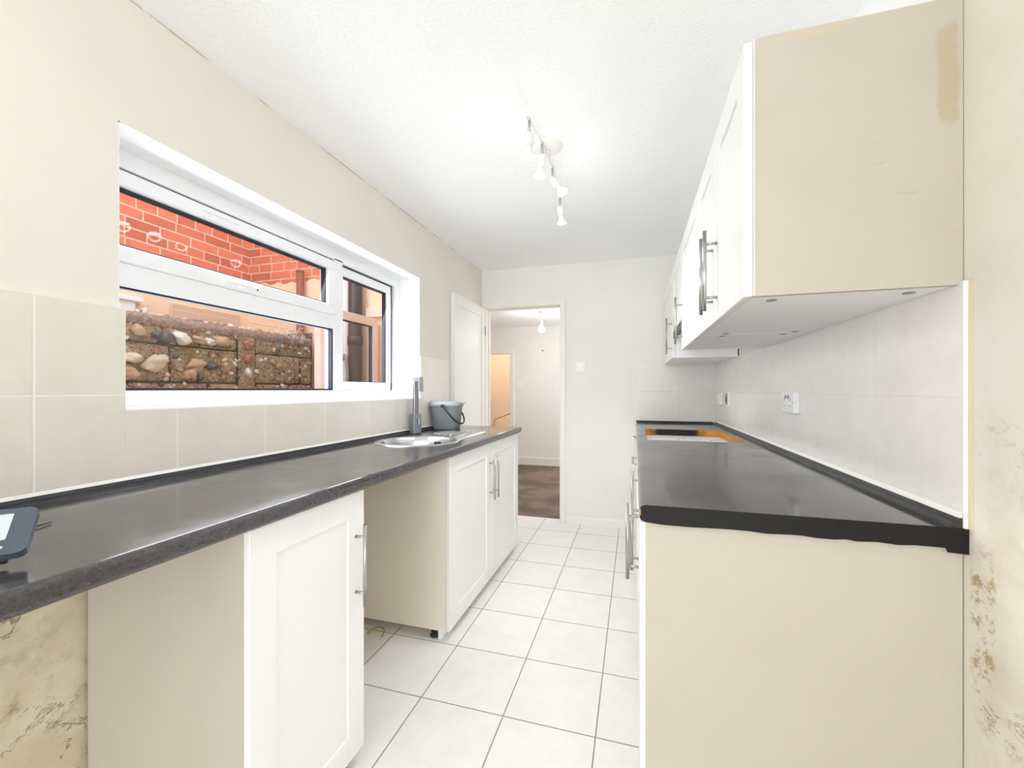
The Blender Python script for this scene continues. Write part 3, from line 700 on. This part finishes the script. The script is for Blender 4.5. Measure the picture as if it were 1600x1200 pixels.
# ------------------------------------------------------------------ spot bar
sb = thing('ceiling_spotlight_bar', (-.385, 1.89, H), 'white ceiling light bar with four adjustable spot lamps', 'ceiling light')
MB().lathe([(.001, -.022), (.045, -.022), (.060, -.014), (.064, 0)], (-.381, 1.89, H), 40).build('canopy', 'spot_white', sb)
def U(px, py, z):
    a = (px-800)/652.26; q = -(py-609.4)/652.26; k = (z-CAMZ)/q
    return Vector((k*(a*math.cos(TH)-math.sin(TH)), k*(a*math.sin(TH)+math.cos(TH)), z))
ZBAR = 2.262
heads = [((827, 188), (828, 212), (0, 0, -1)), ((847, 224), (847, 243), (-.1, -.05, -1)), ((863, 262), (864, 281), (.55, -.05, -.8)), ((875, 308), (876, 325), (.12, .05, -1))]
J = [U(a[0][0], a[0][1], ZBAR) for a in heads]
xm = sum(p.x for p in J)/4
J = [Vector((p.x, p.y, ZBAR)) for p in J]
pts = [J[0]+(J[0]-J[1])*.2]+J
P2 = []
for i in range(len(pts)-1):
    for k in range(6): P2.append(pts[i].lerp(pts[i+1], k/6))
P2.append(pts[-1]); MB().tube(P2, .005, 12).build('bar', 'spot_white', sb)
MB().tube([(-.381, 1.89, H-.02), (-.385, 1.89, ZBAR)], .010, 12).build('stem', 'spot_white', sb)
for (jp, ep, dr), j in zip(heads, J):
    dd = Vector(dr).normalized(); st_ = .055
    e_ = j+Vector((0, 0, -st_))
    h = MB().tube([j+Vector((0, 0, .006)), e_], .006, 12).build('lamp_arm', 'steel', sb)
    b = MB(); b.lathe([(.0005, 0), (.014, .001), (.018, .006), (.018, .048), (.016, .052), (.0005, .052)], e_-dd*.004, 28, axis=dd); b.build('lamp_holder', 'spot_white', h)
    b = MB(); b.lathe([(.011, .050), (.013, .066), (.021, .083), (.0255, .092), (.0255, .096)], e_-dd*.004, 28, axis=dd); b.build('reflector_bulb', 'spot_white', h)
    b = MB(); b.lathe([(.0255, .0955), (.020, .098), (.0005, .0992)], e_-dd*.004, 28, axis=dd); b.build('bulb_face', 'bulb_face', h)
    c = e_+dd*.112
    lt = light('SPOT', 'spot_lamp_light', c, (0, 0, 0), 8.5, .022, color=(.93, .97, 1), spot_size=math.radians(138), spot_blend=.9)
    light('POINT', 'spot_lamp_leak_light', c, (0, 0, 0), .4, .03, color=(1, .985, .97))
    lt.rotation_euler = Vector((0, 0, -1)).rotation_difference(Vector((dd.x*.4, dd.y*.4, -1))).to_euler()

# ------------------------------------------------------------------ room beyond the doorway
YF = 6.416; H2 = 2.185
MB().box(-3.2, .4, 3.80, YF+.12, -.08, .001).build('floor', 'carpet', **ST)
MB().box(-3.2, .4, 3.82, YF, H2, H2+.1).build('ceiling', 'ceiling', **ST)
OX0, OX1, OZ = -2.45, -1.905, 1.77
MB().box(-3.2, OX0, YF, YF+.1, 0, H2).box(OX1, .4, YF, YF+.1, 0, H2).box(OX0, OX1, YF, YF+.1, OZ, H2).build('wall_far', 'wall', **ST)
MB().box(-3.3, -3.2, 3.82, YF, 0, H2).build('wall_left', 'wall', **ST)
MB().box(.28, .4, 3.82, YF, 0, H2).build('wall_right', 'wall', **ST)
MB().box(-3.2, XL, 3.82, 3.84, 0, H2).build('wall_front', 'wall', **ST)
b = MB(); b.box(OX1, OX1+.055, YF-.016, YF, 0, OZ-.0005, .002).box(OX0-.05, OX1+.055, YF-.016, YF, OZ, OZ+.055, .003).box(OX1-.012, OX1, YF-.01, YF+.1, 0, OZ, .001); b.build('trim_2', 'skirting', **ST)
MB().box(OX1+.056, .28, YF-.015, YF, 0, .12, .003).build('baseboard_far', 'skirting', **ST)
# hall
MB().box(-3.0, -1.2, YF+.1, 8.2, -.08, 0).build('floor', 'carpet', **ST)
MB().box(-3.0, -1.2, 8.1, 8.2, 0, 2.6).box(-1.5, -1.4, YF+.1, 8.1, 0, 2.6).box(-3.1, -3.0, YF+.1, 8.1, 0, 2.6).box(-3.0, -1.4, YF+.1, 8.1, 2.5, 2.6).build('wall_hall', 'hall', **ST)
light('POINT', 'hall_lamp_light', (-2.1, 7.2, 2.15), (0, 0, 0), 8, .08, color=(1, .88, .76))
hr = MB(); hr.tube([(-2.47, 7.25, .0), (-2.47, 7.25, .62), (-2.44, 7.25, .66), (-2.10, 7.25, .79)], .016, 12)
hr.build('handrail', 'rail', label='peach painted stair handrail seen through the far doorway', category='handrail')
pd = thing('pendant_lamp', (-1.138, 5.2, H2), 'bare lit bulb hanging on a white cord beyond the doorway', 'ceiling light')
MB().lathe([(.001, -.025), (.02, -.024), (.04, -.010), (.042, 0)], (-1.138, 5.2, H2), 24).build('ceiling_rose', 'spot_white', pd)
MB().tube([(-1.138, 5.2, H2-.02), (-1.138, 5.2, 2.07)], .003, 8).build('cord', 'spot_white', pd)
MB().tube([(-1.138, 5.2, 2.075), (-1.138, 5.2, 2.02)], .017, 16).build('lamp_holder', 'spot_white', pd)
b = MB(); b.lathe([(.015, 2.022), (.020, 2.00), (.034, 1.98), (.040, 1.955), (.034, 1.930), (.020, 1.918), (.001, 1.914)], (-1.138, 5.2, 0), 28); b.build('bulb', 'bulb', pd)
light('POINT', 'pendant_light', (-1.138, 5.2, 1.84), (0, 0, 0), 5, .05)
t = thing('light_switch', (-1.735, YF, 1.28), 'small white light switch on the far wall of the room beyond', 'switch')
MB().box(-1.80, -1.715, YF-.01, YF, 1.215, 1.295, .003).build('faceplate', 'white_plastic', t)
MB().tube([(-1.384, YF-.004, 1.80), (-1.384, YF, 1.80)], .012, 10).build('wall_fixing', 'rust_pipe', label='small brown wall plug on the far wall under the bulb', category='wall plug')

# ------------------------------------------------------------------ outside the window
MB().box(-9, -1.67, -6, 9, -.1, 0).build('ground', 'flint_cap', **ST)
hs = thing('brick_building', (-3.4, 3.0, 0), 'neighbouring red brick building with peach rendered base outside the window', 'building')
b = MB(); b.box(-3.9, -3.40, -4, 3.0, 0, 5.5, 0, 'brick_side').box(-3.9, -1.672, 3.0, 3.3, 0, 5.5, 0, 'brick_end'); b.build('brick_wall', None, hs)
b = MB(); b.box(-3.40, -3.38, -4, 2.978, 0, 1.98, 0, 'peach')
pts = [(-3.38, 0), (-1.675, 0), (-1.675, 2.10)]
x = -1.70; random.seed(5)
while x > -3.37: pts.append((x, 2.135+random.uniform(-.015, .015))); x -= .05
pts.append((-3.38, 2.13)); b.prism(pts, 1, 2.978, 3.0, 'peach'); b.build('rendered_base', None, hs)
b = MB(); b.box(-3.381, -3.36, 2.30, 2.88, 1.70, 1.845, .004); b.build('render_panel', 'peach_dark', hs)  # flat panel, recess shade is in its colour
b = MB(); b.box(-3.379, -3.33, 1.5, 2.10, 1.80, 1.83, .004).box(-3.379, -3.35, 1.5, 2.06, 1.5, 1.795, .003); b.build('window_sill', 'upvc', hs)
b = MB(); b.box(-2.12, -1.70, 2.95, 2.977, 1.78, 1.86, .003); b.build('fascia_board', 'pink', hs)
# pipes
def onwall(px, y_, z):
    a = (px-800)/652.26; k = y_/(a*math.sin(TH)+math.cos(TH)); return k*(a*math.cos(TH)-math.sin(TH))
x = onwall(555, 2.9, 0)
b = MB(); b.tube([(x, 2.9, 0), (x, 2.9, 2.8)], .052, 20); b.tube([(x, 2.9, 1.55), (x, 2.9, 1.62)], .06, 20); b.build('soil_pipe', 'soil_pipe', label='thick dark brown soil pipe outside the side casement', category='pipe')
x = onwall(541, 2.93, 0)
b = MB(); b.tube([(x, 2.93, 0), (x, 2.93, 2.8)], .026, 16); b.build('downpipe', 'wire_white', label='slim white downpipe left of the dark soil pipe', category='pipe')
x = onwall(469, 2.93, 0)
b = MB(); b.tube([(x, 2.93, .3), (x, 2.93, 2.20)], .030, 16); b.lathe([(.031, 0), (.034, .004), (.030, .018), (.001, .020)], (x, 2.93, 2.195), 16); b.build('vent_pipe', 'rust_pipe', label='short rusty brown pipe standing against the brick corner outside', category='pipe')
MB().box(-3.0, -2.585, 2.86, 2.88, 1.2, 1.66, .003).build('shaded_brick_panel', 'board', label='brown panel standing for shaded brick behind the garden wall outside', category='board')  # panel added in place of a shaded brick area
# flint block wall
fw = thing('garden_wall', (-2.62, 1.2, 0), 'low flint-faced block garden wall with a rubble top outside the window', 'wall')
random.seed(11)
WX = -2.55
def rough_panel(y0, y1, z0, z1, mat, amp=.012, dx=0, res=.018):
    b = bmesh.new(); ny = max(3, int((y1-y0)/res)); nz = max(3, int((z1-z0)/res)); g = []
    for i in range(ny+1):
        row = []
        for j in range(nz+1):
            y = y0+(y1-y0)*i/ny; z = z0+(z1-z0)*j/nz
            ed = min(i, ny-i, j, nz-j); a = 0 if ed == 0 else 1
            p = Vector((0, y, z))
            x = WX+dx-.018 + a*(.012+amp*(noise.noise(p*9)+.6*noise.noise(p*26)))
            row.append(b.verts.new((x, y, z)))
        g.append(row)
    for i in range(ny):
        for j in range(nz): f = b.faces.new((g[i][j], g[i+1][j], g[i+1][j+1], g[i][j+1])); f.smooth = True
    bmesh.ops.recalc_face_normals(b, faces=b.faces)
    if b.faces[0].normal.x < 0: bmesh.ops.reverse_faces(b, faces=b.faces)
    return b
b = MB(); b.box(WX-.22, WX-.017, -2.2, 2.84, 0, 1.56, 0, 'joint')
zc = [1.445-.2155*k for k in range(0, 7)]
rows = [(1.446, 1.552)]+[(zc[k+1]+.005, zc[k]-.005) for k in range(5)]
for ri, (z0, z1) in enumerate(rows):
    for (a0, a1) in ((-2.2, 2.172), (2.308, 2.84)):
        if ri == 0: segs = [(a0, a1)]
        else:
            segs = []; off = 1.747 if ri % 2 == 1 else 1.527
            if a0 > 2: off = 2.72 if ri % 2 else 2.60
            cuts = [off+.44*k for k in range(-12, 6)]
            cuts = [a0]+[c for c in cuts if a0+.04 < c < a1-.04]+[a1]
            segs = list(zip(cuts, cuts[1:]))
        for (y0, y1) in segs: b._merge(rough_panel(y0+.005, y1-.005, z0, z1, None), 'flint_base', True)
b._merge(rough_panel(2.176, 2.304, 0, 1.555, None, .012, .006), 'flint_base', True)
# cap
bb = rough_panel(-2.2, 2.84, 1.545, 1.602, None, .010, .014, .02); b._merge(bb, 'flint_cap', True)
b.box(WX-.23, WX-.006, -2.2, 2.84, 1.548, 1.600, 0, 'flint_cap')
def stone(b, c, sx, sy, sz, mat, seed, sub=2, rotx=0):
    q = bmesh.new(); bmesh.ops.create_icosphere(q, subdivisions=sub, radius=1)
    Rx = Matrix.Rotation(rotx, 3, 'X')
    for v in q.verts:
        n = v.co.copy(); r = 1+.5*noise.noise(n*1.2+Vector((seed*3.1, seed, 0)))+.22*noise.noise(n*3.1+Vector((seed, 0, 7)))+.08*noise.noise(n*8+Vector((seed, 3, 7)))
        v.co = Rx @ Vector((n.x*r*sx, n.y*r*sy, n.z*r*sz)) + Vector(c)
    b._merge(q, mat, True)
big = [(1.545, 1.352, .050, .026, 'st_cream', .1), (1.665, 1.338, .068, .044, 'st_cream', .55), (1.53, 1.275, .05, .04, 'st_tan', .3), (1.885, 1.338, .062, .040, 'st_tan', .35),
       (1.985, 1.335, .035, .022, 'st_dark', .2), (2.07, 1.335, .030, .032, 'st_tan', .8), (1.71, 1.475, .040, .038, 'st_dark', .4), (1.665, 1.490, .026, .024, 'st_dark', 0), (1.80, 1.485, .05, .035, 'st_white', -.5),
       (1.90, 1.49, .045, .022, 'st_tan', -.3), (1.965, 1.485, .03, .02, 'st_white', -.4), (2.05, 1.495, .060, .032, 'st_tan', -.2), (2.24, 1.49, .035, .035, 'st_red', 0), (2.24, 1.40, .032, .032, 'st_red', .3),
       (2.24, 1.30, .022, .030, 'st_white', .2), (1.58, 1.50, .03, .03, 'st_tan', 0), (1.85, 1.275, .035, .035, 'st_tan', .2), (1.90, 1.262, .022, .022, 'st_dark', .2), (1.35, 1.33, .05, .04, 'st_white', .3), (1.15, 1.35, .05, .03, 'st_tan', 0)]
for i, (y, z, sy, sz, mt_, rx) in enumerate(big): stone(b, (WX+.004, y, z), .028, sy, sz, mt_, i+1, 3, rx)
mats = ['st_cream', 'st_tan', 'st_tan', 'st_white', 'st_dark', 'st_red', 'st_red', 'st_grey', 'st_grey']
for i in range(620):
    y = random.uniform(1.0, 2.82); z = random.uniform(1.0, 1.545)
    if any(abs(z-c) < .012 for c in zc): continue
    if any(abs(y-B[0]) < B[2]*1.1 and abs(z-B[1]) < B[3]*1.1 for B in big): continue
    s_ = random.uniform(.005, .016)*(1.25 if y > 2.3 else 1)
    stone(b, (WX-.006, y, z), s_*.8, s_*random.uniform(.9, 1.7), s_, random.choice(mats), i, 1, random.uniform(-1, 1))
for i in range(230):
    y = -1+3.82*i/230+random.uniform(-.01, .01); s_ = random.uniform(.008, .022)
    stone(b, (WX-.02-random.uniform(0, .14), y, 1.604+s_*.4), s_, s_*random.uniform(1, 1.6), s_*.9, random.choice(['st_grey', 'st_white', 'st_tan', 'st_cream', 'st_grey']), i+50, 1, random.uniform(-1, 1))
b.build('flint_facing', None, fw)
# glazed screen standing in the yard, parallel to the kitchen wall
gs = thing('yard_glazed_screen', (-2.0, 2.5, 0), 'pinkish white framed glass screen in the yard beyond the side casement', 'window screen')
GX = -2.0
def onx(px): 
    a = (px-800)/652.26; k = GX/(a*math.cos(TH)-math.sin(TH)); return k*(a*math.sin(TH)+math.cos(TH))
g0, g1 = onx(501), onx(595); gtop = 1.755
b = MB(); g1 = min(g1, 2.944)
b = MB(); ring(b, GX-.05, GX, g0, g1, .9, gtop, .062, .004); b.build('screen_frame', 'pink', gs)
b = MB(); ring(b, GX-.04, GX-.01, g0+.061, g1-.061, .961, gtop-.061, .008, .001); b.build('gasket', 'gasket', gs)
MB().box(GX-.028, GX-.022, g0+.065, g1-.065, .965, gtop-.065).build('glass_pane', 'glass', gs)
MB().box(GX-.06, GX+.01, g0, g1, 0, .899).build('screen_base', 'peach', gs)
# garden tap pipe
b = MB(); x = onwall(545, 2.85, 0)
b.tube([(x-.06, 2.86, 1.44), (x-.03, 2.84, 1.46), (x, 2.82, 1.42), (x+.012, 2.82, 1.34), (x+.012, 2.82, .5)], .012, 10); b.tube([(x-.08, 2.86, 1.43), (x-.05, 2.86, 1.47)], .02, 10)
b.build('hose_pipe', 'st_grey', label='grey bent water pipe beside the dark soil pipe outside', category='pipe')
# wires
random.seed(21)
for nm, mt_, cnt, lb in (('wire_tangle', 'wire_white', 6, 'tangle of thin white wire on top of the garden wall'), ('blue_cord_loop', 'wire_blue', 2, 'loop of blue cord hanging on the garden wall')):
    b = MB()
    for k in range(cnt):
        y = 2.42+random.uniform(0, .15) if mt_ == 'wire_white' else 2.48+.02*k; z = 1.62; pts = []
        for j in range(12):
            y += random.uniform(-.01, .045) if mt_ == 'wire_white' else random.uniform(-.012, .012); z += random.uniform(-.035, .03) if mt_ == 'wire_white' else -.011
            pts.append((WX+.02+.01*math.sin(j), min(y, 2.86), max(z, 1.52)))
        b.tube(pts, .0018, 6)
    b.build(nm, mt_, label=lb, category='wire')
b = MB(); b.tube([(WX-.05, -1.0, 1.668), (WX-.05, 2.9, 1.655)], .0018, 6); b.build('washing_line', 'wire_white', label='thin line stretched above the garden wall outside', category='line')
